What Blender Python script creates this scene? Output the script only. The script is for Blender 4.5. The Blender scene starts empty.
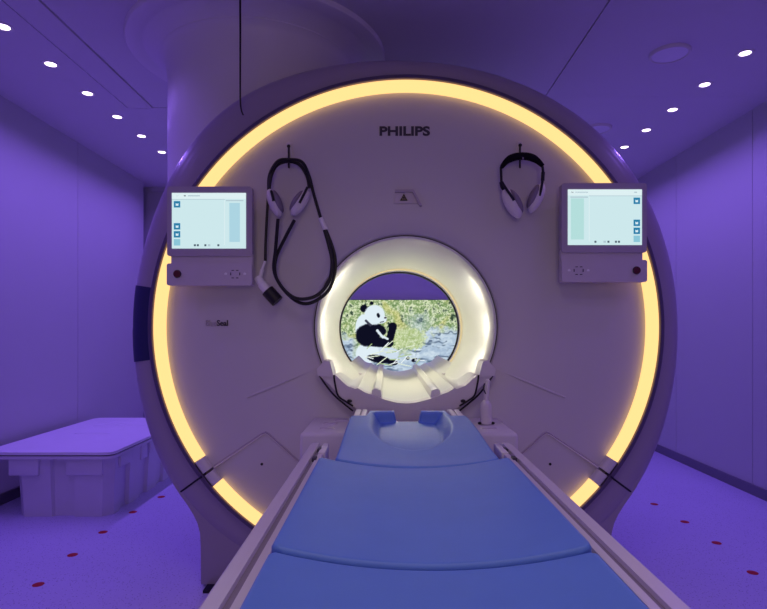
import bpy, bmesh, math, random
import numpy as np
from mathutils import Vector, Matrix
random.seed(7)
S = bpy.context.scene
C = S.collection
F, CX, CY, CH = 560.0, 388.0, 331.0, 1.2
PI = math.pi

def P(px, py, y):
    return Vector(((px-CX)*y/F, y, CH+(CY-py)*y/F))

# ------------------------------------------------------------------ materials
def srgb(r, g, b):
    f = lambda c: (c/255/12.92) if c/255 <= .04045 else ((c/255+.055)/1.055)**2.4
    return (f(r), f(g), f(b))

def mat(name, col, rough=.5, spec=.5, metal=0, var=.04, scale=8, bump=0, bscale=300, coat=0, alpha=1, trans=0):
    m = bpy.data.materials.new(name); m.use_nodes = True
    nt = m.node_tree; N = nt.nodes; L = nt.links
    b = N['Principled BSDF']
    b.inputs['Roughness'].default_value = rough
    b.inputs['Specular IOR Level'].default_value = spec
    b.inputs['Metallic'].default_value = metal
    b.inputs['Coat Weight'].default_value = coat
    b.inputs['Coat Roughness'].default_value = .15
    b.inputs['Alpha'].default_value = alpha
    b.inputs['Transmission Weight'].default_value = trans
    tc = N.new('ShaderNodeTexCoord')
    nz = N.new('ShaderNodeTexNoise'); nz.inputs['Scale'].default_value = scale; nz.inputs['Detail'].default_value = 3
    L.new(tc.outputs['Object'], nz.inputs['Vector'])
    mx = N.new('ShaderNodeMix'); mx.data_type = 'RGBA'
    mx.inputs[6].default_value = (*[c*(1-var) for c in col], 1)
    mx.inputs[7].default_value = (*[min(1, c*(1+var)) for c in col], 1)
    L.new(nz.outputs['Fac'], mx.inputs[0]); L.new(mx.outputs[2], b.inputs['Base Color'])
    if bump:
        n2 = N.new('ShaderNodeTexNoise'); n2.inputs['Scale'].default_value = bscale
        L.new(tc.outputs['Object'], n2.inputs['Vector'])
        bp = N.new('ShaderNodeBump'); bp.inputs['Strength'].default_value = bump; bp.inputs['Distance'].default_value = .002
        L.new(n2.outputs['Fac'], bp.inputs['Height']); L.new(bp.outputs['Normal'], b.inputs['Normal'])
    return m

def emit(name, col, strength):
    m = bpy.data.materials.new(name); m.use_nodes = True
    nt = m.node_tree; nt.nodes.clear()
    e = nt.nodes.new('ShaderNodeEmission'); o = nt.nodes.new('ShaderNodeOutputMaterial')
    e.inputs['Color'].default_value = (*col, 1); e.inputs['Strength'].default_value = strength
    nt.links.new(e.outputs[0], o.inputs[0])
    return m

def floor_mat():
    m = mat('speckled_vinyl', (.55, .50, .76), .34, .4, var=.05, scale=2)
    nt = m.node_tree; N = nt.nodes; L = nt.links
    b = N['Principled BSDF']; src = b.inputs['Base Color'].links[0].from_socket
    tc = [n for n in N if n.type == 'TEX_COORD'][0]
    prev = src
    for sc, thr, col in ((75, .16, (.20, .16, .34, 1)), (120, .15, (.72, .68, .85, 1))):
        v = N.new('ShaderNodeTexVoronoi'); v.inputs['Scale'].default_value = sc
        L.new(tc.outputs['Object'], v.inputs['Vector'])
        r = N.new('ShaderNodeValToRGB'); r.color_ramp.elements[0].position = thr; r.color_ramp.elements[1].position = thr+.06
        r.color_ramp.elements[0].color = (1, 1, 1, 1); r.color_ramp.elements[1].color = (0, 0, 0, 1)
        L.new(v.outputs['Distance'], r.inputs[0])
        mx = N.new('ShaderNodeMix'); mx.data_type = 'RGBA'
        L.new(r.outputs[0], mx.inputs[0]); L.new(prev, mx.inputs[6]); mx.inputs[7].default_value = col
        prev = mx.outputs[2]
    L.new(prev, b.inputs['Base Color'])
    return m

M = {}
M['wall'] = mat('wall_panel_laminate', (.53, .51, .57), .55, .3, var=.02, scale=1.5)
M['ceil'] = mat('perforated_ceiling_panel', (.66, .62, .70), .75, .2, var=.05, scale=260)
M['floor'] = floor_mat()
M['skirt'] = mat('grey_skirting', (.16, .14, .2), .5)
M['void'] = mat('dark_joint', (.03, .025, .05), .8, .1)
M['cover'] = mat('satin_white_cover', (.62, .59, .62), .42, .35, var=.015, scale=3)
M['rim'] = mat('lilac_grey_rim', (.36, .30, .42), .28, .5, var=.02, scale=3)
M['tower'] = mat('tower_white', (.72, .67, .75), .4, .4, var=.015, scale=3)
M['channel'] = mat('dark_channel', (.10, .07, .15), .5)
M['bore'] = mat('bore_white', (.80, .80, .76), .3, .5, var=.01, scale=3)
M['plastic'] = mat('white_plastic', (.70, .66, .68), .35, .45, var=.02)
M['rail'] = mat('rail_grey', (.60, .54, .60), .3, .5, var=.02)
M['groove'] = mat('rail_groove', (.22, .18, .25), .5)
M['blue'] = mat('blue_vinyl', (.115, .25, .65), .45, .35, var=.05, scale=14, bump=.08, bscale=350)
M['blue_dark'] = mat('navy_vent', (.015, .015, .10), .5)
M['black'] = mat('black_rubber', (.010, .009, .014), .45, .4)
M['fabric'] = mat('black_padding', (.009, .008, .012), .85, .1, bump=.3, bscale=500)
M['dark'] = mat('dark_grey_print', (.05, .04, .07), .6)
M['bezel'] = mat('grey_bezel', (.45, .39, .47), .45, .4)
M['panel'] = mat('grey_console', (.60, .54, .60), .45, .4)
M['red'] = mat('dark_red_button', (.10, .008, .02), .35)
M['dot'] = mat('red_floor_sticker', (.45, .012, .02), .6, .3)
M['tub'] = mat('white_storage_plastic', (.66, .62, .74), .5, .35, var=.03)
M['lid'] = mat('lid_plastic', (.80, .76, .88), .45, .35, var=.04, scale=5)
M['metal'] = mat('chrome', (.55, .5, .55), .25, .5, metal=.8)
M['yellow'] = mat('warning_yellow', (.25, .2, .12), .5)
M['clear'] = mat('frosted_sleeve', (.88, .86, .88), .3, .5)
M['cup'] = mat('headset_cup', (.76, .71, .76), .4, .4)
M['cushion'] = mat('headset_cushion', (.26, .22, .30), .7, .2, bump=.4, bscale=200)
E_ring = emit('amber_led_ring', (1.35, .81, .31), 1.02)
E_bore = emit('bore_led', (1.0, .80, .45), .75)
E_down = emit('downlight_lens', (.86, .70, 1.0), 5.0)

# ------------------------------------------------------------------ mesh helpers
def link(name, verts, faces, m, parent=None, smooth=35, flip=False, mats=None, mi=None):
    me = bpy.data.meshes.new(name)
    me.from_pydata([tuple(v) for v in verts], [], [tuple(f) for f in faces])
    bm = bmesh.new(); bm.from_mesh(me)
    bmesh.ops.recalc_face_normals(bm, faces=bm.faces)
    if flip: bmesh.ops.reverse_faces(bm, faces=bm.faces)
    bm.to_mesh(me); bm.free()
    me.materials.append(m)
    if smooth:
        me.shade_smooth(); me.set_sharp_from_angle(angle=math.radians(smooth))
    o = bpy.data.objects.new(name, me); C.objects.link(o)
    if parent is not None: setpar(o, parent)
    return o

WORLD = {}
def setpar(o, p):
    o.parent = p
    loc = WORLD.get(p.name, Vector((0, 0, 0)))
    o.matrix_parent_inverse = Matrix.Translation(-loc)
    WORLD[o.name] = Vector((0, 0, 0))

def thing(name, loc, label, cat, group=None):
    o = bpy.data.objects.new(name, None); C.objects.link(o)
    o.location = loc; o.empty_display_size = .1
    WORLD[o.name] = Vector(loc)
    tag(o, label, cat, group); return o

def tag(o, label, cat, group=None):
    o['label'] = label; o['category'] = cat
    if group: o['group'] = group
    return o

class G:                                   # geometry collector: one mesh
    def __init__(s): s.v = []; s.f = []
    def add(s, v, f):
        n = len(s.v); s.v += [Vector(a) for a in v]; s.f += [tuple(i+n for i in q) for q in f]; return s
    def box(s, x0, x1, y0, y1, z0, z1, bev=0):
        if bev <= 0:
            v = [(x, y, z) for x in (x0, x1) for y in (y0, y1) for z in (z0, z1)]
            return s.add(v, [(0, 1, 3, 2), (4, 6, 7, 5), (0, 4, 5, 1), (2, 3, 7, 6), (0, 2, 6, 4), (1, 5, 7, 3)])
        bm = bmesh.new(); bmesh.ops.create_cube(bm, size=1)
        for q in bm.verts:
            q.co = Vector(((x0+x1)/2+q.co.x*(x1-x0), (y0+y1)/2+q.co.y*(y1-y0), (z0+z1)/2+q.co.z*(z1-z0)))
        bmesh.ops.bevel(bm, geom=bm.edges[:], offset=bev, segments=3, profile=.5, affect='EDGES')
        return s.bm(bm)
    def bm(s, bm):
        bm.verts.ensure_lookup_table(); bm.verts.index_update()
        s.add([q.co.copy() for q in bm.verts], [[q.index for q in f.verts] for f in bm.faces]); bm.free(); return s
    def prism(s, poly, a, b, plane='xz', bev=0):
        """poly extruded from a to b along the axis normal to plane"""
        def mk(u, v, w):
            return {'xz': (u, w, v), 'xy': (u, v, w), 'yz': (w, u, v)}[plane]
        bm = bmesh.new()
        A = [bm.verts.new(mk(u, v, a)) for u, v in poly]; B = [bm.verts.new(mk(u, v, b)) for u, v in poly]
        n = len(poly)
        bm.faces.new(A); bm.faces.new(B[::-1])
        for i in range(n): bm.faces.new((A[i], B[i], B[(i+1) % n], A[(i+1) % n]))
        if bev:
            es = [e for e in bm.edges if len(e.link_faces) == 2 and e.calc_face_angle(0) > .5]
            bmesh.ops.bevel(bm, geom=es, offset=bev, segments=2, profile=.5, affect='EDGES')
        return s.bm(bm)
    def tube(s, pts, r, n=10, cap=True):
        pts = [Vector(p) for p in pts]
        rs = r if isinstance(r, (list, tuple)) else [r]*len(pts)
        t = [(pts[min(i+1, len(pts)-1)]-pts[max(i-1, 0)]).normalized() for i in range(len(pts))]
        u = t[0].orthogonal().normalized(); v = []
        for i, p in enumerate(pts):
            u = (u-t[i]*u.dot(t[i])).normalized(); w = t[i].cross(u)
            v += [p+(u*math.cos(2*PI*k/n)+w*math.sin(2*PI*k/n))*rs[i] for k in range(n)]
        f = [(i*n+k, i*n+(k+1) % n, (i+1)*n+(k+1) % n, (i+1)*n+k) for i in range(len(pts)-1) for k in range(n)]
        if cap: f += [tuple(range(n)), tuple(range((len(pts)-1)*n, len(pts)*n))]
        return s.add(v, f)
    def lathe(s, prof, c, axis='z', n=48, cap=True):
        v = []
        for r, h in prof:
            for k in range(n):
                a = 2*PI*k/n
                v.append({'z': (c[0]+r*math.cos(a), c[1]+r*math.sin(a), c[2]+h),
                          'y': (c[0]+r*math.cos(a), c[1]+h, c[2]+r*math.sin(a))}[axis])
        m = len(prof)
        f = [(i*n+k, i*n+(k+1) % n, (i+1)*n+(k+1) % n, (i+1)*n+k) for i in range(m-1) for k in range(n)]
        if cap: f += [tuple(range(n)), tuple(range((m-1)*n, m*n))]
        return s.add(v, f)
    def ell(s, c, ax, n=20, m=12, rot=None):
        v = []; c = Vector(c)
        for i in range(m+1):
            for k in range(n):
                a, b = PI*i/m, 2*PI*k/n
                p = Vector((ax[0]*math.sin(a)*math.cos(b), ax[1]*math.sin(a)*math.sin(b), ax[2]*math.cos(a)))
                v.append(c+(rot @ p if rot else p))
        f = [(i*n+k, i*n+(k+1) % n, (i+1)*n+(k+1) % n, (i+1)*n+k) for i in range(m) for k in range(n)]
        bm = bmesh.new(); bv = [bm.verts.new(q) for q in v]
        for q in f: bm.faces.new([bv[i] for i in q])
        bmesh.ops.remove_doubles(bm, verts=bm.verts, dist=1e-6)
        return s.bm(bm)
    def mk(s, name, m, parent=None, smooth=35, flip=False):
        return link(name, s.v, s.f, m, parent, smooth, flip)

def spline(pts, n=10, closed=False):
    pts = [Vector(p) for p in pts]; out = []
    for i in range(len(pts)-1):
        p0, p1, p2, p3 = pts[max(i-1, 0)], pts[i], pts[i+1], pts[min(i+2, len(pts)-1)]
        for k in range(n):
            t = k/n
            out.append(.5*((2*p1)+(p2-p0)*t+(2*p0-5*p1+4*p2-p3)*t*t+(3*p1-p0-3*p2+p3)*t**3))
    out.append(pts[-1]); return out

def rrect(x0, x1, z0, z1, r, n=5):
    out = []
    for cx, cz, a0 in ((x1-r, z1-r, 0), (x0+r, z1-r, 90), (x0+r, z0+r, 180), (x1-r, z0+r, 270)):
        for k in range(n+1):
            a = math.radians(a0+90*k/n); out.append((cx+r*math.cos(a), cz+r*math.sin(a)))
    return out

def struct(o):
    o['kind'] = 'structure'; return o

# ------------------------------------------------------------------ the room
XW, H, YB, YF = 2.68, 2.83, 6.36, -2.6
struct(G().box(-3.4, XW+.1, YF-.1, YB+.1, -.1, 0).mk('floor', M['floor'], smooth=0))
def panel_wall(name, x, sgn, seams):
    g = G()
    o = x+sgn*.012
    g.box(min(o, o+sgn*.08), max(o, o+sgn*.08), seams[0], seams[-1], 0, H+.05)
    for a, b in zip(seams, seams[1:]):
        g.box(min(x, x+sgn*.0125), max(x, x+sgn*.0125), a+.003, b-.003, 0, H)
    return struct(g.mk(name, M['wall'], smooth=0))
panel_wall('wall_left', -XW, -1, [YF, -1.6, -.53, .54, 1.61, 2.69, 3.765, 4.84, 6.14])
panel_wall('wall_right', XW, 1, [YF, -1.35, -.25, .85, 1.94, 3.03, 4.12, 5.21, YB])
g = G().box(-3.4, XW+.1, YB, YB+.1, 0, H+.05)
struct(g.mk('wall_back', M['wall'], smooth=0))
struct(G().box(-3.4, XW+.1, YF-.1, YF, 0, H+.05).mk('wall_front', M['wall'], smooth=0))
# the dark niche where the left wall stops short of the back wall
g = G().box(-3.4, -XW-.09, 6.05, 6.14, 0, H+.05); g.box(-3.4, -3.3, 6.14, YB, 0, H+.05)
struct(g.mk('wall_niche', M['void'], smooth=0))
# ceiling: slab with thin lay-in panels, seams left open
g = G().box(-3.4, XW+.1, YF-.1, YB+.1, H+.012, H+.1)
def cp(x0, x1, y0, y1, z=H): g.box(x0+.006, x1-.006, y0+.003, y1-.003, z, H+.013)
cp(-3.4, -1.90, YF, YB); g.box(-1.894, -1.721, YF, 4.083, H-.004, H+.013)
g.box(-1.709, 1.087, YF, 4.083, H, H+.013); g.box(-1.906, 1.087, 4.097, YB, H, H+.013)
ys = [YF, -1.0, .2, 1.4, 2.6, 3.9, 4.73, 5.13, YB]
for a, b in zip(ys, ys[1:]): g.box(1.097, XW+.1, a+.0008, b-.0008, H, H+.013)
struct(g.mk('ceiling', M['ceil'], smooth=0))
g = G().box(XW-.015, XW, YF, YB, 0, .075); struct(g.mk('baseboard_right', M['skirt'], smooth=0))
g = G().box(-XW, -XW+.015, YF, 6.14, 0, .075); struct(g.mk('baseboard_left', M['skirt'], smooth=0))
g = G().box(-XW, XW-.015, YB-.015, YB, 0, .075); struct(g.mk('baseboard_back', M['skirt'], smooth=0))
g = G().box(-XW, XW, YB-.03, YB, H-.05, H); struct(g.mk('trim_1', M['wall'], smooth=0))
# round collar where the tower meets the ceiling
TX, TY, TR = -.754, 3.32, .515
g = G().lathe([(.50, -.026), (.66, -.030), (.716, -.030), (.730, -.026), (.735, -.016), (.735, .002), (.5, .002)], (TX, TY, H), n=96)
struct(g.mk('trim_2', M['tower']))

# downlights
def make_down(name):
    t = thing(name, (0, 0, 0), '', 'downlight', 'ceiling downlights')
    g = G().lathe([(.032, .0), (.041, -.004), (.050, -.003), (.052, .002), (.032, .002)], (0, 0, 0), n=28, cap=False)
    a = g.mk('trim_ring', M['plastic'], t)
    g = G().lathe([(.0315, -.0015), (.022, -.003), (.004, -.004)], (0, 0, 0), n=24)
    b = g.mk('lens', E_down, t)
    return t
down0 = None
ORD = ['nearest', 'second', 'third', 'fourth', 'fifth', 'sixth']
LEFTS = [(-2.06, 3.0+.42*i) for i in range(6)]
RIGHTS = [(2.095, 3.285+.419*i) for i in range(5)]
for side, arr in (('left', LEFTS), ('right', RIGHTS)):
    for i, (x, y) in enumerate(arr):
        if down0 is None:
            t = down0 = make_down('downlight')
        else:
            t = down0.copy(); C.objects.link(t)
            for ch in down0.children:
                c = ch.copy(); C.objects.link(c); c.parent = t; c.matrix_parent_inverse = ch.matrix_parent_inverse.copy()
        t.location = (x, y, H-.001)
        t['label'] = f'{"farthest" if i == len(arr)-1 else ORD[i]} glowing round downlight of the row along the {side} wall' if i in (0, len(arr)-1) \
            else f'{ORD[i]} glowing round downlight from the front in the {side} ceiling row'
# flush ceiling discs
for i, (x, y) in enumerate(((1.65, 3.28), (1.68, 4.5))):
    t = thing('ceiling_speaker', (x, y, H), ['large round white ceiling disc beside the right row of downlights, nearer one',
              'round white ceiling disc half hidden behind the scanner rim'][i], 'speaker', 'round ceiling discs')
    g = G().lathe([(.096, -.014), (.100, -.018), (.106, -.018), (.112, -.010), (.113, .002), (.096, .002)], (x, y, H), n=40, cap=False); g.mk('rim', M['plastic'], t)
    g = G().lathe([(.0965, -.013), (.05, -.015), (.005, -.016)], (x, y, H), n=32); g.mk('grille', M['lid'], t)
# red floor stickers
DL = [(-1.64, 4.05), (-1.69, 3.71), (-1.70, 3.34), (-1.69, 3.0), (-1.655, 2.65)][::-1]
DR = [(1.845, 3.88), (1.865, 3.52), (1.86, 3.17), (1.81, 2.78)][::-1]
for arr, side, n in ((DL, 'left', 5), (DR, 'right', 4)):
    for i, (x, y) in enumerate(arr):
        o = G().lathe([(.0255, -.0005), (.0255, .0012), (.024, .0018)], (x, y, 0), n=28).mk('floor_sticker', M['dot'])
        w = 'nearest' if i == 0 else 'farthest' if i == n-1 else ORD[i]
        tag(o, f'{w} red dot on the floor {"between storage tub and scanner" if side == "left" else "near the right wall"}' if w in ('nearest', 'farthest')
            else f'{w} red floor dot from the camera on the {side} of the scanner', 'sticker', 'red dots on the floor')

# ------------------------------------------------------------------ scanner
AX, AZ, Y0 = .0835, 1.2186, 2.60
SC = Y0/F
scan = thing('mri_scanner', (AX, 3.3, 0), 'white tunnel-shaped medical scanner with glowing amber ring behind the blue table', 'scanner')
NT = 192
def ring_pt(th, r):          # slightly wide oval used by the light ring and face
    return AX+r*math.cos(th), AZ+r*.978*math.sin(th)
def loop(r, y, mode, n=NT, a0=0, a1=2*PI, closed=True):
    out = []
    for k in range(n if closed else n+1):
        th = a0+(a1-a0)*k/n
        if mode == 'c': x, z = AX+r*math.cos(th), AZ+r*math.sin(th)
        elif mode == 'e': x, z = ring_pt(th, r)
        else:
            b = 1+((.056 if math.cos(th) < 0 else .021) if math.sin(th) > 0 else .046)*math.exp(-((abs(abs((th % PI)-PI/2)-PI/2)-(.88 if math.cos(th) < 0 and math.sin(th) > 0 else .75))/.42)**2)
            x, z = ring_pt(th, r*(1+(b-1)*max(0, min(1, (r-RO-.026)/.06))))
        out.append(Vector((x, y, max(z, .025))))
    return out
def loft(loops, closed=True):
    g = G(); n = len(loops[0]); v = [p for l in loops for p in l]
    f = []
    for i in range(len(loops)-1):
        for k in range(n if closed else n-1):
            f.append((i*n+k, i*n+(k+1) % n, (i+1)*n+(k+1) % n, (i+1)*n+k))
    return g.add(v, f)
RI, RO = 242.6*2.576/F, 253.6*2.576/F
# face
L_ = [loop(.430, 2.648, 'c'), loop(.434, 2.634, 'c'), loop(.450, 2.624, 'c'), loop(.52, 2.612, 'c'), loop(.65, 2.603, 'c'), loop(.9, 2.598, 'e'), loop(1.0, 2.601, 'e'), loop(1.07, 2.606, 'e'), loop(RI+.004, 2.610, 'e'), loop(RI+.004, 2.66, 'e')]
loft(L_).mk('front_cover', M['cover'], scan, 60)
# ring
def ringseg(name, d0, d1, m, n):
    a0, a1 = math.radians(d0), math.radians(d1)
    pr = [(RI, 2.625), (RI, 2.584), (RI+.004, 2.577), (RI+.012, 2.573), (RO-.012, 2.573), (RO-.004, 2.577), (RO, 2.584), (RO, 2.625)]
    ls = [loop(r, y, 'e', n, a0, a1, False) for r, y in pr]
    g = loft(ls, False); k = len(ls); q = n+1
    g.f += [tuple(i*q for i in range(k)), tuple(i*q+n for i in range(k))]
    return g.mk(name, m, scan, 50)
GA = 36.8
ringseg('light_ring', -GA+3.6, 180+GA-3.6, E_ring, 170)
ringseg('light_ring', 180+GA+3.4, 270, E_ring, 50)
ringseg('light_ring', 270, 360-GA-3.4, E_ring, 50)
for a, b in ((-GA+.3, -GA+3.5), (-GA-3.3, -GA-.3), (180+GA-3.5, 180+GA-.3), (180+GA+.3, 180+GA+3.3)):
    ringseg('ring_end_cap', a, b, M['plastic'], 5)
loft([loop(RI-.002, 2.645, 'e'), loop(RO+.0015, 2.645, 'e'), loop(RO+.0015, 2.572, 'e'), loop(RO+.004, 2.569, 'e'), loop(RO+.018, 2.571, 'e'), loop(RO+.022, 2.576, 'e'), loop(RO+.026, 2.655, 'e')]).mk('ring_channel', M['channel'], scan)
# rim cover
RM = 1.0*(1.300)
rimp = [(RO+.018, 2.64), (RO+.020, 2.612), (RO+.026, 2.606), (1.225, 2.608), (1.250, 2.618), (1.272, 2.634), (1.288, 2.656), (1.2935, 2.672), (1.292, 2.675), (1.2965, 2.678), (1.303, 2.70), (1.306, 2.74), (1.307, 2.80), (1.29, 2.83)]
loft([loop(r, y, 'r') for r, y in rimp]).mk('rim_cover', M['rim'], scan, 40)
edge_sh = loop(1.3065, 2.715, 'r', 60, math.radians(93), math.radians(156), False)
G().tube(edge_sh, .006, 8).mk('rim_edge_shadow', M['void'], scan)  # dark tube put in as the shadow line behind the rim edge
# rear housing and rear flare
rear = [(1.285, 2.80), (1.27, 3.0), (1.26, 3.8), (1.24, 4.0), (1.18, 4.13), (1.05, 4.18), (.6, 4.20), (.49, 4.205)]
loft([loop(r, y, 'e') for r, y in rear]).mk('rear_housing', M['cover'], scan, 40)
# bore
bp = [(.4285, 2.640), (.427, 2.634), (.418, 2.638), (.408, 2.66), (.396, 2.74), (.385, 2.88), (.379, 3.03), (.378, 3.18), (.379, 3.34), (.388, 3.46), (.408, 3.68), (.433, 3.96), (.447, 4.19)]
def bl(r, y, *k): return [Vector((p.x, p.y, AZ+(p.z-AZ)*(1-.055*max(0, (y-2.9)/1.3)))) for p in loop(r, y, 'c', *k)]
loft([bl(r, y) for r, y in bp]).mk('bore_tube', M['bore'], scan, 40)
loft([loop(.4305, 2.6385, 'c'), loop(.4305, 2.632, 'c'), loop(.4275, 2.632, 'c'), loop(.4275, 2.6385, 'c')]).mk('bore_seal', M['black'], scan)
g = loft([bl(.4465, 4.165), bl(.4375, 4.165), bl(.4375, 4.21), bl(.492, 4.212)])
g.mk('bore_end_trim', M['black'], scan)
# in-bore light strip: a narrow band just behind the narrowest section, open at the bottom
aa = (90, math.radians(-35), math.radians(215), False)
g = loft([bl(.403, 3.68, *aa), bl(.429, 3.97, *aa)], False)
g.mk('bore_light', E_bore, scan, 60)
# base cover under the rim (foot) with small plinth
fl = [(158, 425), (163, 448), (168, 470), (175, 487), (181, 496), (188, 506), (193.5, 515), (197.5, 523.5), (200, 533), (200.8, 548), (201, 584)]
YFT = 2.625
left = [((x-CX)*YFT/F, CH+(CY-y)*YFT/F) for x, y in fl]
left[-1] = (left[-1][0], .012)
right = [(2*AX-x, z) for x, z in left][::-1]
g = G().prism(left+right, YFT, 3.95, 'xz', .02)
g.mk('base_cover', M['rim'], scan, 40)
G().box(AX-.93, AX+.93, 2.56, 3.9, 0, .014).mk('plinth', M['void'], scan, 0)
# left vent plate on the rim
g = loft([loop(r*1.0+.003, y-.003, 'r', 24, math.radians(171), math.radians(187.5), False) for r, y in [(RO+.026, 2.606), (1.225, 2.608), (1.250, 2.618), (1.272, 2.634), (1.288, 2.656), (1.297, 2.69)]], False)
g.mk('side_vent', M['blue_dark'], scan, 40)['label'] = 'dark blue plate on the left edge of the rim'
# seams between rim and foot
for s in (-1, 1):
    th = math.radians(180+GA)
    pts = []
    for r, y in [(RO+.003, 2.569), (RO+.019, 2.570), (RO+.0225, 2.60)]+rimp[2:-8]:
        x, z = ring_pt(th, r*(1+.0425*max(0, min(1, (r-RO-.026)/.06)))); pts.append(Vector((AX-s*(AX-x), y-.001, z)))
    G().tube(pts, .0042, 8).mk('cover_seam', M['void'], scan)
    pts = [P(214, 466, 2.600), P(262, 433.5, 2.599), P(265.5, 432, 2.599), P(269, 434, 2.599), P(300, 462, 2.60)]
    pts = [Vector((AX-s*(AX-p.x), p.y, p.z)) for p in pts]
    G().tube(pts, .0042, 8).mk('cover_seam', M['bezel'], scan)
    pts = [Vector((p.x, p.y-.004, p.z-.0075)) for p in pts]
    G().tube(pts, [.0042, .003, .002, .0018, .0014], 8).mk('seam_highlight', M['plastic'], scan)  # pale tube added as the ring-lit highlight along the seam
    p = P(262, 464, 2.602); p.x = AX-s*(AX-p.x)
    G().lathe([(.0065, -.004), (.0065, .004)], p, 'y', 14).mk('screw', M['black'], scan)
    a, b = P(247, 397.5, 2.600), P(317, 368.5, 2.606)
    ps = [a.lerp(b, t/8) for t in range(9)]; ps = [Vector((AX-s*(AX-p.x), p.y, p.z)) for p in ps]
    G().tube(ps, [.0005+.006*math.sin(PI*min(1, .25+t/9)) for t in range(9)], 8).mk('cover_crease', M['cover'], scan)
# service tower
g = G().lathe([(.12, 1.35), (.30, 1.50), (.43, 1.72), (.495, 1.90), (TR, 2.03), (TR, 2.60), (TR+.004, 2.66), (TR+.014, 2.71), (TR+.032, 2.75), (TR+.036, 2.752), (TR+.036, 2.757), (TR+.040, 2.761), (TR+.075, 2.785), (TR+.13, 2.801), (TR+.17, 2.803)], (TX, TY, 0), n=96)
g.mk('service_tower', M['tower'], scan, 40)
# lettering
def text(s, name, w, h, loc, parent, m, off=.0):
    cu = bpy.data.curves.new('lettering', 'FONT'); cu.body = s; cu.offset = off; cu.extrude = .02; cu.resolution_u = 6
    o = bpy.data.objects.new('tmp', cu); C.objects.link(o)
    dg = bpy.context.evaluated_depsgraph_get(); me = bpy.data.meshes.new_from_object(o.evaluated_get(dg))
    bpy.data.objects.remove(o)
    co = [v.co.copy() for v in me.vertices]; fs = [tuple(p.vertices) for p in me.polygons]
    x0, x1 = min(c.x for c in co), max(c.x for c in co); z0, z1 = min(c.y for c in co), max(c.y for c in co)
    v = [(loc.x+(c.x-x0)/(x1-x0)*w, loc.y+(-.0015 if c.z > 0 else .006), loc.z+(c.y-z0)/(z1-z0)*h) for c in co]
    bpy.data.meshes.remove(me)
    return link(name, v, fs, m, parent, 0)
a, b = P(379.5, 136, 2.5985), P(430, 126.3, 2.5985)
text('PHILIPS', 'wordmark', b.x-a.x, b.z-a.z, Vector((a.x, 2.5975, a.z)), scan, M['dark'], .035)
a, b = P(206, 326, 2.5985), P(216.5, 320, 2.5985)
text('Blue', 'wordmark', b.x-a.x, b.z-a.z, Vector((a.x, 2.5965, a.z)), scan, M['bezel'], .0)
a, b = P(217, 326, 2.5985), P(228, 320, 2.5985)
text('Seal', 'wordmark', b.x-a.x, b.z-a.z, Vector((a.x, 2.5965, a.z)), scan, M['dark'], .02)
# laser window with warning triangle
def pp(x, y): q = P(x, y, 2.598); return (q.x, q.z)
g = G().prism([pp(395, 190), pp(413.5, 190), pp(422, 206), pp(419.5, 206), pp(412.5, 192.5), pp(395, 192.5)], 2.588, 2.604, 'xz', .0015)
lw = g.mk('laser_window', M['bezel'], scan)
g = G().prism([pp(396.5, 192.4), pp(412.3, 192.4), pp(418, 203), pp(394, 203)], 2.6005, 2.606, 'xz'); g.mk('window_recess', M['rail'], lw)
g = G().prism([pp(400.0, 200.6), pp(407.6, 200.6), pp(403.8, 193.8)], 2.597, 2.602, 'xz'); tr = g.mk('warning_sign', M['black'], lw); 
g = G().prism([pp(401.6, 199.7), pp(406.0, 199.7), pp(403.8, 195.7)], 2.5962, 2.599, 'xz'); g.mk('sign_field', M['yellow'], lw)
g = G().tube([P(403.8, 197.2, 2.5955), P(403.8, 198.4, 2.5955)], .0035, 6); g.mk('sign_symbol', M['black'], lw)
# headset hooks
HOOK = [(288.8, 142, 168), (520.0, 141, 168)]
for x, y0, y1 in HOOK:
    a, b = P(x-2.6, y1-12, 2.598), P(x+2.6, y0, 2.598)
    g = G().prism(rrect(a.x, b.x, a.z, b.z, .011), 2.590, 2.602, 'xz', .002); hk = g.mk('headset_hook', M['plastic'], scan)
    yp = 165.2 if x < 400 else 162.3
    G().tube([P(x, y0+3, 2.588), P(x, y1, 2.588)], .0045, 8).mk('hook_slot', M['black'], hk)
    pts = [P(x, yp, 2.592), P(x, yp, 2.55), P(x, yp, 2.51), P(x, yp-1, 2.50), P(x, yp-3, 2.496)]
    G().tube(spline(pts, 5), .0045, 10).mk('hook_arm', M['black'], hk)
    p = P(x, y0+4.5, 2.592); G().lathe([(.008, -.006), (.008, .004)], p, 'y', 14).mk('hook_screw', M['black'], hk)

# bridge inside the bore
def bx(px): return (px-404.6)*SC
prof = [(-.405, 1.000), (-.326, .997), (-.318, .992), (-.272, .948), (-.235, .934), (-.222, .938), (-.19, .918), (-.165, .909), (-.155, .905), (-.10, .885), (-.04, .870), (0, .867)]
full = prof+[(-x, z) for x, z in prof[::-1][1:]]
def arc_z(x, r): return AZ-math.sqrt(max(0, r*r-x*x))
low = [(.41*math.cos(t)*1.0, 0) for t in ()]
bot = []
for k in range(17):
    t = math.radians(-30-120*k/16); bot.append((.440*math.cos(t), AZ+.440*math.sin(t)))
bot = [q for q in bot if q[1] < .99]
poly = [(AX+x, z) for x, z in full]+[(AX+x, z) for x, z in bot]
g = G().prism(poly, 2.572, 2.66, 'xz', .003); br = g.mk('table_bridge', M['plastic'], scan, 40)
inner = [(AX+x, z) for x, z in full if abs(x) < .33]
poly = inner+[(AX+.30, .80), (AX-.30, .80)]
G().prism(poly, 2.655, 4.62, 'xz').mk('bridge_channel', M['bore'], scan, 40)
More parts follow.
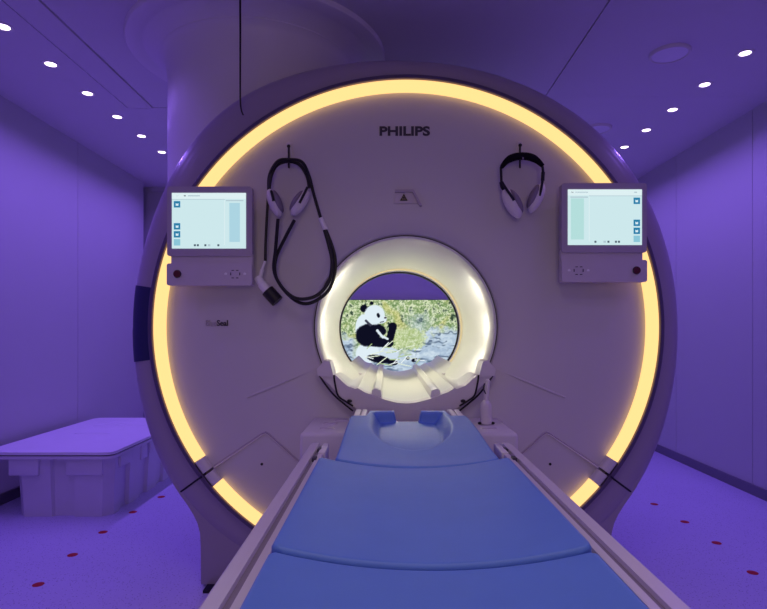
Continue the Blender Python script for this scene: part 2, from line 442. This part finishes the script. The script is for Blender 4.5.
for s in (-1, 1):
    # guide rib along the channel
    poly = [(AX+s*x, z) for x, z in ((.158, .89), (.158, .925), (.145, .933), (.118, .925), (.112, .88))]
    G().prism(poly, 2.60, 4.55, 'xz', .002).mk('guide_rib', M['bore'], scan, 40)
    poly = [(AX+s*x, z) for x, z in ((.405, .995), (.410, 1.025), (.375, 1.066), (.350, 1.06), (.335, 1.002), (.335, .99))]
    G().prism(poly, 2.560, 2.70, 'xz', .003).mk('bridge_bracket', M['plastic'], scan, 40)
    pts = [P(333.8, 375, 2.57), P(335, 384, 2.57), P(338, 395.5, 2.568), P(345, 401, 2.566), P(353, 406, 2.564)]
    pts = [Vector((AX-s*(AX-p.x), p.y, p.z)) for p in pts]
    G().tube(spline(pts, 5), .0042, 8).mk('bridge_seam', M['black'], br)
    pts = [P(319.3, 375, 2.575), P(325, 384, 2.58), P(334, 395, 2.585), P(343, 403, 2.588), P(353, 411, 2.59)]
    pts = [Vector((AX-s*(AX-p.x), p.y, p.z)) for p in pts]
    G().tube(spline(pts, 5), .0042, 8).mk('bridge_seam', M['black'], br)
    G().ell(P(349.5, 401, 2.556) if s < 0 else Vector((2*AX-P(349.5, 0, 2.556).x, 2.556, P(349.5, 401, 2.556).z)), (.012, .01, .008)).mk('bridge_catch', M['black'], br)
    # screw recesses on the channel
    G().ell((AX+s*.255, 3.35, .9435), (.018, .03, .004)).mk('channel_recess', M['panel'], scan)
# docking units either side of the table end
for s in (-1, 1):
    x0, x1 = (AX-.435, AX-.238) if s < 0 else (AX+.238, AX+.435)
    du = G().box(x0, x1, 2.22, 2.62, .56, .796, .018).mk('docking_unit', M['plastic'], scan, 40)
    xa = AX+s*.335
    for k, (dx, dy) in enumerate(((0, 2.44), (s*-.045, 2.52), (s*.0, 2.32)) if s < 0 else ((.0, 2.32),)):
        G().box(xa+dx-.03, xa+dx+.03, dy-.012, dy+.012, .794, .800, .002).mk('docking_socket', M['panel'], du)
    G().box(min(x0, x1)+.01, max(x0, x1)-.01, 2.3, 2.62, .0, .57).mk('docking_post', M['rim'], scan, 0)

# ------------------------------------------------------------------ patient table
TXC = .077
tab = thing('patient_table', (TXC, 1.3, 0), 'long white patient table with grooved side rails in front of the scanner', 'table')
g = G().prism([(TXC-.30, .30), (TXC+.30, .30), (TXC+.30, 1.60), (TXC+.225, 1.66), (TXC+.225, 2.50), (TXC-.225, 2.50), (TXC-.225, 1.66), (TXC-.30, 1.60)], .745, .797, 'xy', .006)
g.mk('tabletop', M['plastic'], tab)
for s in (-1, 1):
    pr = [(.335, .765), (.335, .822), (.331, .8255), (.306, .8255), (.3045, .818), (.2915, .818), (.290, .8265), (.275, .8265), (.274, .822), (.274, .765)]
    G().prism([(TXC+s*x, z) for x, z in pr], .28, 1.86, 'xz').mk('side_rail', M['rail'], tab, 0)
    G().box(*sorted((TXC+s*.3042, TXC+s*.2918)), .30, 1.855, .8165, .8188).mk('rail_groove', M['groove'], tab, 0)
    G().box(*sorted((TXC+s*.335, TXC+s*.307)), 1.86, 1.90, .775, .8225, .006).mk('rail_end', M['rail'], tab)
    G().box(*sorted((TXC+s*.29, TXC+s*.268)), 1.70, 1.80, .80, .832, .004).mk('rail_latch', M['plastic'], tab)
    for yy in (1.62, 1.74):
        G().box(*sorted((TXC+s*.298, TXC+s*.285)), yy, yy+.03, .82, .833, .003).mk('rail_knob', M['dark'], tab)
    # white coil plug blocks at the head end
    for k, (u0, u1) in enumerate(((.172, .194), (.198, .222))):
        G().box(*sorted((AX+s*u0, AX+s*u1)), 2.245, 2.42, .797, .862, .004).mk('plug_block', M['plastic'], tab)
G().box(TXC-.16, TXC+.16, .75, 2.15, .08, .745, .03).mk('pedestal', M['rim'], tab)
G().box(TXC-.26, TXC+.26, .55, 2.2, .0, .09, .02).mk('base', M['rim'], tab)

def pad(name, w0, w1, y0, y1, zb, fn, label, nx=72, ny=90, er=.009, parent=None, cr=.02, yend=None, xc=.072):
    """upholstered pad: height field with rounded borders, closed below"""
    top, bot = [], []
    for j in range(ny+1):
        # denser rows near both ends
        t = j/ny; t = t-.12*math.sin(2*PI*t)/ (2*PI)*4
        y = y0+(y1-y0)*t
        hw = (w0+(w1-w0)*t)/2; ys_ = y
        dy_ = min(y-y0, y1-y)
        if dy_ < cr: hw -= cr-math.sqrt(max(0, cr*cr-(cr-dy_)**2))
        for i in range(nx+1):
            q = i/nx*2-1; q = math.sin(q*PI/2)*.5+q*.5
            x = xc+q*hw; y = ys_
            if yend: y = y0+(yend(x-xc)-y0)*(y-y0)/(y1-y0)
            d = min(hw-abs(x-xc), y-y0, (yend(x-xc) if yend else y1)-y)
            z = fn(x-xc, y)
            if d < er: z -= er*(1-math.sqrt(max(0, 1-(1-d/er)**2)))
            top.append((x, y, z)); bot.append((x, y, zb))
    n = nx+1; f = []
    for j in range(ny):
        for i in range(nx): f.append((j*n+i, j*n+i+1, (j+1)*n+i+1, (j+1)*n+i))
    N0 = len(top)
    ed = [i for i in range(nx+1)]+[j*n+nx for j in range(1, ny+1)]+[ny*n+i for i in range(nx-1, -1, -1)]+[j*n for j in range(ny-1, 0, -1)]
    for a, b in zip(ed, ed[1:]+ed[:1]): f.append((a, b, b+N0, a+N0))
    f.append(tuple(i+N0 for i in ed))
    used = sorted(set(i for q in f for i in q)); mp = {o: k for k, o in enumerate(used)}
    al = top+bot
    o = link(name, [al[i] for i in used], [tuple(mp[i] for i in q) for q in f], M['blue'], parent, 60)
    if label: tag(o, label, 'mat', 'blue pads on the patient table')
    return o
def dish(depth, hw): return lambda x: -depth*max(0, 1-(x/hw)**2)
PXC = .068
d1 = dish(.032, .262)
pad('table_pad', .530, .530, .32, .905, .7985, lambda x, y: .8475+d1(x), 'blue vinyl pad nearest the camera, cut off by the lower edge')
pad('table_pad', .530, .530, .910, 1.555, .7985, lambda x, y: .852+d1(x), 'wide blue vinyl middle pad between the headrest pad and the nearest pad')
d2 = dish(.030, .262)
def smooth(a, b, t): t = max(0, min(1, (t-a)/(b-a))); return t*t*(3-2*t)
def headz(x, y):
    z = .8515+.012*smooth(1.6, 2.1, y)+d2(x)*(1-smooth(1.62, 2.0, y))
    # headrest hollow, U shaped, open at the far end through a notch
    yy = (2.05-y)/.31 if y < 2.05 else 0
    hwid = .150*math.sqrt(max(0, 1-yy*yy)) if yy < 1 else 0
    d = hwid-abs(x)
    if y < 2.05: d = min(d, (y-1.74)*.55)
    k = smooth(-.004, .042, d)
    far = 1-smooth(2.315, 2.335, y)*(1 if abs(x) > .052 else .0)
    if abs(x) > .045 and abs(x) <= .06: far = 1-smooth(2.315, 2.335, y)*smooth(.045, .058, abs(x))
    return max(z-.046*k*max(far, 0), .8015)
pad('table_pad', .462, .462, 1.562, 2.375, .7985, headz, 'blue vinyl head pad with hollowed headrest at the scanner opening', 120, 160, .008, None, .02,
    lambda x: 2.375-.14*smooth(.156, .168, abs(x)), .082)

# white bottle-shaped handset on the right docking unit
hb = thing('call_handset', P(486, 423, 2.42), 'small white bulb-shaped handset standing on right docking unit', 'handset')
bxp = P(486, 423, 2.42)
g = G().lathe([(.012, .0), (.024, .002), (.0255, .012), (.0235, .03), (.0235, .075), (.021, .09), (.013, .102), (.008, .106)], (bxp.x, bxp.y, .797), n=28)
g.mk('body', M['plastic'], hb)
pts = [(bxp.x, bxp.y, .895), (bxp.x+.002, bxp.y, .93), (bxp.x+.006, bxp.y, .965), (bxp.x+.010, bxp.y, .99)]
G().tube(spline(pts, 4), [.011]*4+[.010]*4+[.009]*4+[.006], 12).mk('neck', M['plastic'], hb)
for s in (-1, 1):
    G().ell((bxp.x+s*.028, bxp.y-.006, .803), (.009, .008, .006)).mk('foot', M['black'], hb)
pts = [(bxp.x-.004, bxp.y-.012, .93), (bxp.x-.014, bxp.y-.012, .955), (bxp.x-.008, bxp.y-.012, .975)]
G().tube(pts, .003, 8).mk('trigger', M['dark'], hb)

# ------------------------------------------------------------------ control monitors
def monitor(flip):
    ym = 2.50
    def X(px): return (px-CX)*ym/F if not flip else (2*406.9-px-CX)*ym/F
    dyp = -3.5 if flip else 0
    def Z(py): return CH+(CY-(py+dyp))*ym/F
    def pl(pts): return [(X(a), Z(b)) for a, b in pts]
    def rr(x0, x1, y0, y1, r, yn, yf, bev=.002):
        a, b = sorted((X(x0), X(x1))); c, d = sorted((Z(y0), Z(y1)))
        return G().prism(rrect(a, b, c, d, r), yn, yf, 'xz', bev)
    t = thing('control_monitor', (X(209.5), 2.53, Z(285)),
              'grey touch monitor on the left of the scanner face, icons down its left edge' if not flip else
              'grey touch monitor on the right of the scanner face, icons down its right edge', 'monitor', 'monitors on the scanner')
    rr(167, 252, 186.5, 256, .012, 2.50, 2.535).mk('housing', M['bezel'], t)
    rr(170.5, 252, 252, 266, .004, 2.508, 2.535).mk('hinge', M['panel'], t)
    pan = rr(167, 252, 263.5, 285.5, .010, 2.496, 2.54).mk('control_panel', M['panel'], t)
    rr(213, 243, 200, 278, .01, 2.53, 2.597).mk('mount', M['panel'], t)
    a, b = sorted((X(172), X(246))); c, d = sorted((Z(193), Z(248.5)))
    n = 37; m_ = 28; v = []; f = []; col = []
    scr = G().box(a, b, 2.4985, 2.503, c, d).mk('screen', E_scr['bg'], t, 0)
    def patch(name, x0, x1, y0, y1, key, dep=.0006):
        p, q = sorted((X(x0), X(x1))); r, s = sorted((Z(y0), Z(y1)))
        return G().box(p, q, 2.4985-dep, 2.4986, r, s).mk(name, E_scr[key], scr, 0)
    patch('title_bar', 172, 246, 193, 199, 'bar')
    if flip: patch('image_list', 230, 243, 202, 243, 'list_green')
    else: patch('image_list', 229.5, 240, 203, 242, 'list')
    patch('list_header', 226, 243.5, 200.2, 201.2, 'grey2')
    patch('list_divider', 224.4, 225, 200, 245, 'bar')
    patch('status_line', 172, 225, 199.2, 199.7, 'grey2')
    for k, (y0, key) in enumerate(((201.2, 'icon'), (223.2, 'icon'), (231.2, 'icon'), (239.2, 'icon_pale'))):
        ic = patch('icon', 174, 180.4, y0, y0+6.4, key, .0010)
        if k < 3:
            p, q = sorted((X(176), X(178.6))); r, s = sorted((Z(y0+2), Z(y0+4.6)))
            pl_ = [(p, r), (q, r), (q, s), ((p+q)/2, s-(s-r)*.35), (p, s)]
            G().prism(pl_, 2.4972, 2.4980, 'xz').mk('icon_mark', E_scr['bar'], ic, 0)
    for x0, x1 in ((194, 196), (197, 199), (204.5, 206.5), (208, 210.5), (217.5, 219.5)):
        patch('status_mark', x0, x1, 244.3, 246.3, 'mark' if x1-x0 <= 2 else 'grey2')
    for x0, x1 in (((176.5, 178.5), (184, 186), (188, 200)) if not flip else ((240.5, 243), (226, 239), (177, 180))):
        patch('title_text', x0, x1, 195.3, 196.5, 'mark' if x0 in (184, 240.5) else 'grey2')
    # controls
    p = Vector((X(177.8), 2.496, Z(274)))
    G().lathe([(.0155, -.006), (.0145, -.010), (.004, -.0105)], (p.x, p.y, p.z), 'y', 24).mk('stop_button', M['red'], pan)
    G().lathe([(.018, -.002), (.017, -.006), (.014, -.006), (.014, .002)], (p.x, p.y, p.z), 'y', 24).mk('button_ring', M['dark'], pan)
    for a0 in (226, 245):
        q = Vector((X(a0), 2.4955, Z(274)))
        G().prism([(q.x-.006, q.z-.004), (q.x+.006, q.z-.004), (q.x+.006, q.z+.003), (q.x, q.z+.007), (q.x-.006, q.z+.003)], 2.4945, 2.4965, 'xz').mk('key', M['clear'], pan, 0)
    for cx_, cz_ in ((233, 270.5), (237.5, 270.5), (233, 278), (237.5, 278), (231, 274), (240, 274)):
        w = 1.2 if cz_ != 274 else .5; hh = .4 if cz_ != 274 else 1.4
        a, b = sorted((X(cx_-w), X(cx_+w))); c, d = sorted((Z(cz_-hh), Z(cz_+hh)))
        G().box(a, b, 2.4950, 2.4965, c, d).mk('key_mark', M['dark'], pan, 0)
    return t
E_scr = {k: emit('screen_'+k, srgb(*c), 1.0) for k, c in dict(bg=(205, 232, 236), bar=(222, 240, 243), list=(172, 212, 226), list_green=(180, 222, 220), grey=(150, 170, 182),
         grey2=(176, 198, 208), icon=(38, 128, 172), icon_pale=(140, 198, 216), mark=(80, 95, 110)).items()}
monitor(False); monitor(True)

# ------------------------------------------------------------------ headsets
def cup(par, c, axis_px, ln, wd, y, facing):
    """ear cup: outer shell with a darker cushion on the side facing the other cup"""
    ang = math.atan2(axis_px[0], axis_px[1])
    rot = Matrix.Rotation(ang, 3, 'Y')
    s = y/F
    cc = P(c[0], c[1], y)
    rt = Matrix.Rotation(-ang, 3, 'Y')
    g = G().ell(cc, (wd*s, .034, ln*s), 24, 16, rt)
    o = g.mk('ear_cup', M['cup'], par, 60)
    off = rt @ Vector((facing*wd*s*.62, 0, 0))
    g = G().ell(cc+off, (wd*s*.62, .038, ln*s*.80), 24, 16, rt); g.mk('ear_cushion', M['cushion'], o, 60)
    return o
h1 = thing('tube_headset', P(288.8, 300, 2.55), 'hospital headset with long looped black air tubes hanging left of the opening', 'headset')
Yh = 2.535
def path(pts, y=Yh, n=8): return spline([P(a, b, y if len(q) == 0 else q[0]) for a, b, *q in pts], n)
cup(h1, (274.5, 203), (12, 30), 15.0, 6.0, Yh, 1); cup(h1, (300, 203), (-20, 30), 15.0, 6.0, Yh, -1)
G().tube(path([(268.8, 190), (271, 176), (277, 165), (288.8, 161.2), (300, 165), (307, 176), (309.5, 188)]), .0085, 10).mk('headband', M['black'], h1)
G().tube(path([(268.6, 190), (269.5, 175), (277.5, 161.5, 2.50), (288.8, 159.5, 2.515), (302, 162, 2.50), (309, 176), (314, 195), (321, 219)]), .0072, 10).mk('air_tube', M['black'], h1)
G().tube(path([(268.6, 188), (267, 215), (265.8, 240), (265.2, 261)]), .0062, 10).mk('air_tube', M['black'], h1)
G().tube(path([(320.5, 218), (323.2, 224), (326, 230)]), .0105, 10).mk('tube_coupling', M['clear'], h1)
G().tube(path([(325.2, 229), (331, 243), (335, 258), (334.5, 274), (328, 291), (312, 302.5), (298, 302), (284, 290), (275.5, 275), (276, 258), (284, 240), (294.5, 220)]), .0078, 10).mk('air_tube', M['black'], h1)
G().tube(path([(324.5, 230), (329, 246), (332, 262), (329.5, 280), (320, 293), (308, 298.5), (294, 297.5), (281, 286), (274, 270), (275.5, 250), (278, 219)], Yh-.018), .0078, 10).mk('air_tube', M['black'], h1)
G().tube(path([(271, 190.5), (272.5, 196), (273.5, 201)], Yh-.036), .006, 8).mk('yoke', M['black'], h1)
G().tube(path([(307.5, 187), (303, 196), (299.5, 203)], Yh-.036), .006, 8).mk('yoke', M['black'], h1)
G().tube(path([(257.5, 277), (262, 284), (268, 291.5)], Yh), [.018]*8+[.021]*8+[.024], 12).mk('tube_plug', M['clear'], h1)
G().tube([P(267.5, 290.5, Yh), P(277.5, 301.5, Yh)], .030, 14).mk('plug_cap', M['black'], h1)
G().tube(path([(265.2, 261), (262, 270), (260, 279)], Yh), [.006]*8+[.009]*8+[.014], 10).mk('plug_sleeve', M['clear'], h1)
h2 = thing('padded_headset', P(521, 215, 2.55), 'hospital headset with thick black padded band hanging right of the opening', 'headset')
cup(h2, (512, 203.5), (11, 20), 16.5, 7.2, Yh, 1); cup(h2, (536.5, 198), (-9, 20), 16.0, 6.2, Yh, -1)
bp_ = path([(501.5, 167.2), (507, 160.8), (513.5, 157.4), (521, 156.2), (530, 157), (537, 160.5), (543, 166.2)], Yh-.02)
n_ = len(bp_)
G().tube(bp_, [.009+.008*min(1, 4*min(i, n_-1-i)/n_) for i in range(n_)], 12).mk('headband', M['fabric'], h2)
G().tube([P(522.8, 152.6, Yh-.02), P(523, 159, Yh-.034)], .0045, 8).mk('band_clip', M['metal'], h2)
G().tube(path([(501, 167), (501.2, 176), (501.6, 183), (503, 187)]), .006, 8).mk('yoke', M['black'], h2)
G().tube(path([(502.5, 183), (507, 190), (511, 195.5), (514, 200.5)], Yh-.034), .0062, 8).mk('yoke', M['black'], h2)
G().tube(path([(501.5, 182), (502.5, 187), (505.5, 190)]), .010, 8).mk('slider', M['black'], h2)
G().tube(path([(542.5, 166.5), (543.2, 174), (542.5, 181), (541, 190), (539.5, 196)], Yh-.03), .006, 8).mk('yoke', M['black'], h2)
G().tube(path([(543.2, 172), (542.6, 180.5)], Yh-.03), .0085, 8).mk('slider', M['black'], h2)

# hanging cable
pts = spline([P(240, -60, 2.52), P(240, -20, 2.52), P(240.3, 30, 2.52), P(240.2, 70, 2.525), P(240.3, 100, 2.54), P(241.3, 110, 2.556), P(243.2, 115, 2.572)], 8)
pts[0].z = H
o = G().tube(pts, [.0052-.0022*i/(len(pts)-1) for i in range(len(pts))], 10).mk('hanging_cable', M['black'])
tag(o, 'thin black cable hanging from the ceiling in front of the tower', 'cable')

# ------------------------------------------------------------------ wall screen seen through the bore
def picture():
    x0, x1, z0, z1, yy = -.80, 1.04, .515, 1.549, YB-.052
    nx, nz = 330, 186
    rs = np.random.RandomState(3)
    xs = np.linspace(x0, x1, nx+1); zs = np.linspace(z0, z1, nz+1)
    XX, ZZ = np.meshgrid(xs, zs)
    px = CX+XX*F/yy; py = CY-(ZZ-CH)*F/yy
    u = (px-330)*5.07; v = (py-260)*5.07            # working frame of the drawing
    def vn(a, b, gr):
        i = np.floor(a).astype(int); j = np.floor(b).astype(int); fa = a-i; fb = b-j
        fa = fa*fa*(3-2*fa); fb = fb*fb*(3-2*fb)
        q = lambda m, n: gr[np.mod(n, 200), np.mod(m, 200)]
        return (q(i, j)*(1-fa)+q(i+1, j)*fa)*(1-fb)+(q(i, j+1)*(1-fa)+q(i+1, j+1)*fa)*fb
    def noise(sc, seed, st=1.0):
        r = np.random.RandomState(seed); out = 0
        wx = vn(u/sc/1.7+31, v/sc/1.7+7, r.rand(200, 200))-.5; wy = vn(u/sc/1.7+91, v/sc/1.7+55, r.rand(200, 200))-.5
        for k, wgt in ((1, .6), (1.9, .4)):
            an = r.rand()*3; ca, sa = math.cos(an), math.sin(an)
            if st != 1: ca, sa = 1, 0
            a = (u*ca+v*sa)/sc/st*k+60+wx*1.6; b = (-u*sa+v*ca)/sc*k+60+wy*1.6
            out = out+wgt*vn(a, b, r.rand(200, 200))
        return np.clip((out-.5)*1.35+.5, 0, 1)
    n1, n2, n3, n4 = noise(9, 1), noise(22, 2), noise(60, 3), noise(5.5, 4)
    col = np.zeros(u.shape+(3,))
    def mixc(a, b, t): return np.asarray(a)*(1-t[..., None])+np.asarray(b)*t[..., None]
    fol = mixc((98, 130, 84), (182, 202, 138), np.clip(n1*.6+n4*.7-.1, 0, 1))
    fol = mixc(fol, np.array((222, 232, 196)), np.clip((n4*.6+n1*.5+n2*.5-.70)*4, 0, 1))
    fol = mixc(fol, np.array((50, 72, 56)), np.clip((n2*.6+n1*.4-.66)*6, 0, 1))
    fol = mixc(fol, np.array((206, 198, 110)), np.clip((n3-.62)*2.2, 0, .5))
    gnd = mixc((150, 174, 202), (222, 236, 244), np.clip(noise(26, 7, 3)*.6+noise(9, 8, 2)*.6-.1, 0, 1))
    gnd = mixc(gnd, np.array((78, 96, 122)), np.clip((noise(12, 9, 3.5)-.62)*4, 0, .8))
    edge = v+ (n2-.5)*50
    t = np.clip((edge-330)/50, 0, 1)*np.clip((u-330)/90, 0, 1)
    t = np.maximum(t, np.clip((edge-375)/40, 0, 1)*np.clip((150-u)/40, 0, 1))
    t = np.maximum(t, np.clip((edge-440)/50, 0, 1))
    t = np.maximum(t, np.clip((edge-258)/40, 0, 1)*np.clip(1-np.abs(u-450)/90, 0, 1)*.6)
    col = mixc(fol, gnd, t)
    # bamboo heap in front
    bam = mixc((150, 176, 96), (232, 240, 206), np.clip(n4*.7+n1*.5-.1, 0, 1))
    t = np.clip(1-((u-400)/95)**2-((v-400)/62)**2+(n1-.5)*.8, 0, 1)
    col = mixc(col, bam, np.clip(t*2.5, 0, .9))
    def ellip(cx, cy, rx, ry, c, rot=0, soft=.12, jit=.08):
        nonlocal col
        a = math.radians(rot); du, dv = u-cx, v-cy
        e = np.sqrt(((du*math.cos(a)+dv*math.sin(a))/rx)**2+((-du*math.sin(a)+dv*math.cos(a))/ry)**2)+(n4-.5)*jit
        k = np.clip((1-e)/soft+.5, 0, 1)
        col = mixc(col, np.asarray(c, float), k)
    def limb(ax_, ay, bx_, by, r, c):
        nonlocal col
        du, dv = bx_-ax_, by-ay; L2 = du*du+dv*dv
        q = np.clip(((u-ax_)*du+(v-ay)*dv)/L2, 0, 1)
        e = np.hypot(u-ax_-q*du, v-ay-q*dv)/r+(n4-.5)*.1
        col = mixc(col, np.asarray(c, float), np.clip((1-e)/.15+.5, 0, 1))
    W, B = (224, 238, 246), (14, 15, 34)
    ellip(160, 332, 30, 58, W, 12)
    ellip(250, 476, 100, 44, (206, 222, 236))
    ellip(190, 472, 60, 52, W)
    ellip(172, 246, 19, 20, B); ellip(211, 219, 11, 9, B)
    ellip(192, 382, 62, 56, B, -6)
    ellip(232, 350, 56, 30, B, 18)
    limb(215, 415, 298, 420, 24, B); limb(300, 412, 318, 345, 19, B); ellip(318, 336, 21, 20, B)
    limb(240, 358, 268, 392, 6, W); limb(262, 385, 292, 400, 5, W)
    ellip(226, 278, 52, 50, W); ellip(258, 300, 30, 22, W)
    limb(182, 308, 205, 330, 6, (60, 60, 80))
    ellip(245, 281, 8, 13, B, -15); ellip(280, 293, 6, 5, (60, 50, 60)); limb(255, 316, 272, 312, 2.5, (70, 70, 90))
    ellip(246, 502, 60, 20, B, 10); ellip(318, 520, 26, 14, B, 5); ellip(428, 507, 16, 10, B, -20); ellip(395, 498, 10, 8, B)
    rsx = np.random.RandomState(5)
    for k in range(26):
        a0 = rsx.uniform(180, 440), rsx.uniform(440, 545); an = rsx.uniform(-.9, .3); L = rsx.uniform(20, 70)
        limb(a0[0], a0[1], a0[0]+L*math.cos(an), a0[1]+L*math.sin(an), 2.2, [(226, 236, 214), (176, 200, 140), (236, 244, 246)][k % 3])
    col = np.clip(col/255, 0, 1)
    lin = np.where(col <= .04045, col/12.92, ((col+.055)/1.055)**2.4)
    me = bpy.data.meshes.new('picture')
    n = nx+1
    vv = np.stack([XX, np.full_like(XX, yy), ZZ], -1).reshape(-1, 3)
    ff = [(j*n+i, j*n+i+1, (j+1)*n+i+1, (j+1)*n+i) for j in range(nz) for i in range(nx)]
    me.from_pydata(vv.tolist(), [], ff)
    ca = me.color_attributes.new('picture', 'FLOAT_COLOR', 'POINT')
    ca.data.foreach_set('color', np.concatenate([lin, np.ones(lin.shape[:2]+(1,))], -1).reshape(-1).astype(np.float32))
    m = bpy.data.materials.new('lit_screen_picture'); m.use_nodes = True
    nt = m.node_tree; nt.nodes.clear()
    a = nt.nodes.new('ShaderNodeAttribute'); a.attribute_name = 'picture'
    e = nt.nodes.new('ShaderNodeEmission'); o = nt.nodes.new('ShaderNodeOutputMaterial'); e.inputs['Strength'].default_value = 1.0
    nt.links.new(a.outputs['Color'], e.inputs['Color']); nt.links.new(e.outputs[0], o.inputs[0])
    me.materials.append(m)
    sc = thing('wall_screen', (.12, YB, .5), 'bright wall screen seen through the scanner opening, showing a seated panda', 'screen')
    ob = bpy.data.objects.new('display_picture', me); C.objects.link(ob); setpar(ob, sc)
    g = G().box(x0-.02, x1+.02, YB-.05, YB-.001, z0-.02, z1+.004, .003); g.mk('housing', M['black'], sc)
picture()

# ------------------------------------------------------------------ storage tub by the left wall
tub = thing('storage_tub', (-2.15, 4.2, 0), 'long white plastic storage tub with flat lid on the floor by the left wall', 'tub')
def tub_outline(x0, x1, y0, y1, ch, rec, nfront, nside):
    """plan outline with chamfered corners and recessed panels"""
    pts = []
    def side(a, b, inward, n):
        a, b = Vector(a), Vector(b); d = b-a; out = [a]
        for k in range(n):
            c = (k+.5)/n; w = (.145 if n == 1 else .22)/n
            p, q = a+d*(c-w), a+d*(c+w)
            out += [p, p+inward*rec+d.normalized()*rec*.4, q+inward*rec-d.normalized()*rec*.4, q]
        out.append(b); return out
    pts += side((x0+ch, y0), (x1-ch, y0), Vector((0, 1)), nfront)
    pts += side((x1, y0+ch), (x1, y1-ch), Vector((-1, 0)), nside)
    pts += side((x1-ch, y1), (x0+ch, y1), Vector((0, -1)), nfront)
    pts += side((x0, y1-ch), (x0, y0+ch), Vector((1, 0)), nside)
    return [(p.x, p.y) for p in pts]
a = tub_outline(-2.50, -1.83, 3.635, 4.92, .045, .035, 1, 4)
b_ = tub_outline(-2.38, -1.785, 3.60, 4.90, .045, .03, 1, 4)
def taper(low, high, z0, z1):
    g = G(); n = len(low)
    g.add([(x, y, z0) for x, y in low]+[(x, y, z1) for x, y in high], [tuple(range(n)), tuple(range(n, 2*n))]+[(i, (i+1) % n, n+(i+1) % n, n+i) for i in range(n)])
    return g
lo = tub_outline(-2.40, -1.80, 3.62, 4.90, .05, .022, 1, 4); hi = tub_outline(-2.41, -1.775, 3.595, 4.92, .05, .028, 1, 4)
taper(lo, hi, .0, .385).mk('tub_body', M['tub'], tub, 0)
# wider stacking corners in the upper part
for (x0, x1, y0, y1) in ((-2.425, -2.235, 3.575, 3.70), (-2.065, -1.83, 3.583, 3.66), (-1.86, -1.768, 4.02, 4.12), (-1.86, -1.768, 4.42, 4.52)):
    G().box(x0, x1, y0, y1, .275, .385, .006).mk('corner_block', M['tub'], tub)
for (y0, y1) in ((3.70, 3.86), (4.16, 4.36), (4.56, 4.75)):
    G().box(-1.86, -1.765, y0, y1, .30, .385, .006).mk('side_ledge', M['tub'], tub)
g = G().prism(rrect(-2.60, -1.752, 3.562, 4.98, .05), .383, .402, 'xy', .004); g.mk('tub_rim', M['tub'], tub)
G().prism(rrect(-2.585, -1.765, 3.575, 4.97, .05), .402, .410, 'xy').mk('lid_gap', M['void'], tub, 0)
g = G().prism(rrect(-2.60, -1.752, 3.560, 4.985, .055), .410, .428, 'xy', .006); ld = g.mk('lid', M['lid'], tub)
for (x0, x1, y0, y1) in ((-2.40, -2.0, 4.55, 4.62), (-2.35, -2.1, 4.2, 4.23), (-2.45, -2.2, 4.72, 4.86)):
    G().box(x0, x1, y0, y1, .427, .431, .0015).mk('lid_ridge', M['lid'], ld)

# ------------------------------------------------------------------ lamps
def area(name, loc, size, energy, col, rot=(0, 0, 0), sy=None, spread=180):
    l = bpy.data.lights.new(name, 'AREA'); l.energy = energy; l.color = col
    l.shape = 'RECTANGLE' if sy else 'DISK'; l.size = size
    if sy: l.size_y = sy
    l.spread = math.radians(spread)
    o = bpy.data.objects.new(name, l); C.objects.link(o); o.location = loc; o.rotation_euler = rot
    return o
PUR = (.30, .150, 1.0)
EP = 3.1
for (x, y) in LEFTS+RIGHTS: area('downlight_lamp', (x, y, H-.012), .08, EP, PUR, spread=152)
# the two rows run on towards the camera side of the room
for x in (-2.06, 2.095):
    for y in (2.6, 1.9, 1.2, .4, -.6): area('downlight_lamp', (x, y, H-.012), .08, EP, PUR, spread=152)
for x, y in ((-2.06, 5.55), (2.095, 5.4), (-2.06, 5.9), (2.095, 5.85), (0, 6.0), (.9, 6.0), (-1.0, 6.0)): area('downlight_lamp', (x, y, H-.012), .08, EP, PUR, spread=152)  # row ends, plus unseen lamps added to light the back wall
# unseen warm fill lights added to brighten the table and the scanner face
area('table_fill', (.08, .5, H-.02), .6, 6.0, (1.0, .80, .66), (0, 0, 0), 1.2, 130)
area('face_fill', (0, YF+.05, 1.5), 1.6, 3.2, (1.0, .74, .50), (PI/2, 0, 0), 2.0, 70)
# unseen fill spots added behind the tunnel to brighten its front flare
for k in range(9):
    a = math.radians(-30+240*k/8)
    p = Vector((AX+.50*math.cos(a), 4.36, AZ+.48*math.sin(a))); q = Vector((AX-.39*math.cos(a), 2.78, AZ-.39*math.sin(a)))
    o = area('bore_fill', p, .06, .45, (1.0, .94, .68), spread=60)
    o.rotation_euler = (q-p).to_track_quat('-Z', 'Y').to_euler()

w = bpy.data.worlds.new('room'); S.world = w; w.use_nodes = True
w.node_tree.nodes['Background'].inputs[0].default_value = (.03, .02, .06, 1)
w.node_tree.nodes['Background'].inputs[1].default_value = .2

cam = bpy.data.cameras.new('camera'); co = bpy.data.objects.new('camera', cam); C.objects.link(co)
co.location = (0, 0, CH); co.rotation_euler = (PI/2, 0, 0)
cam.sensor_width = 36; cam.lens = F/767*36
cam.shift_x = -(CX-383.5)/767; cam.shift_y = (CY-304.5)/767
cam.clip_start = .02
S.camera = co
S.view_settings.view_transform = 'Standard'; S.view_settings.look = 'None'
S.view_settings.exposure = 0; S.view_settings.gamma = 1
S.view_settings.use_curve_mapping = False
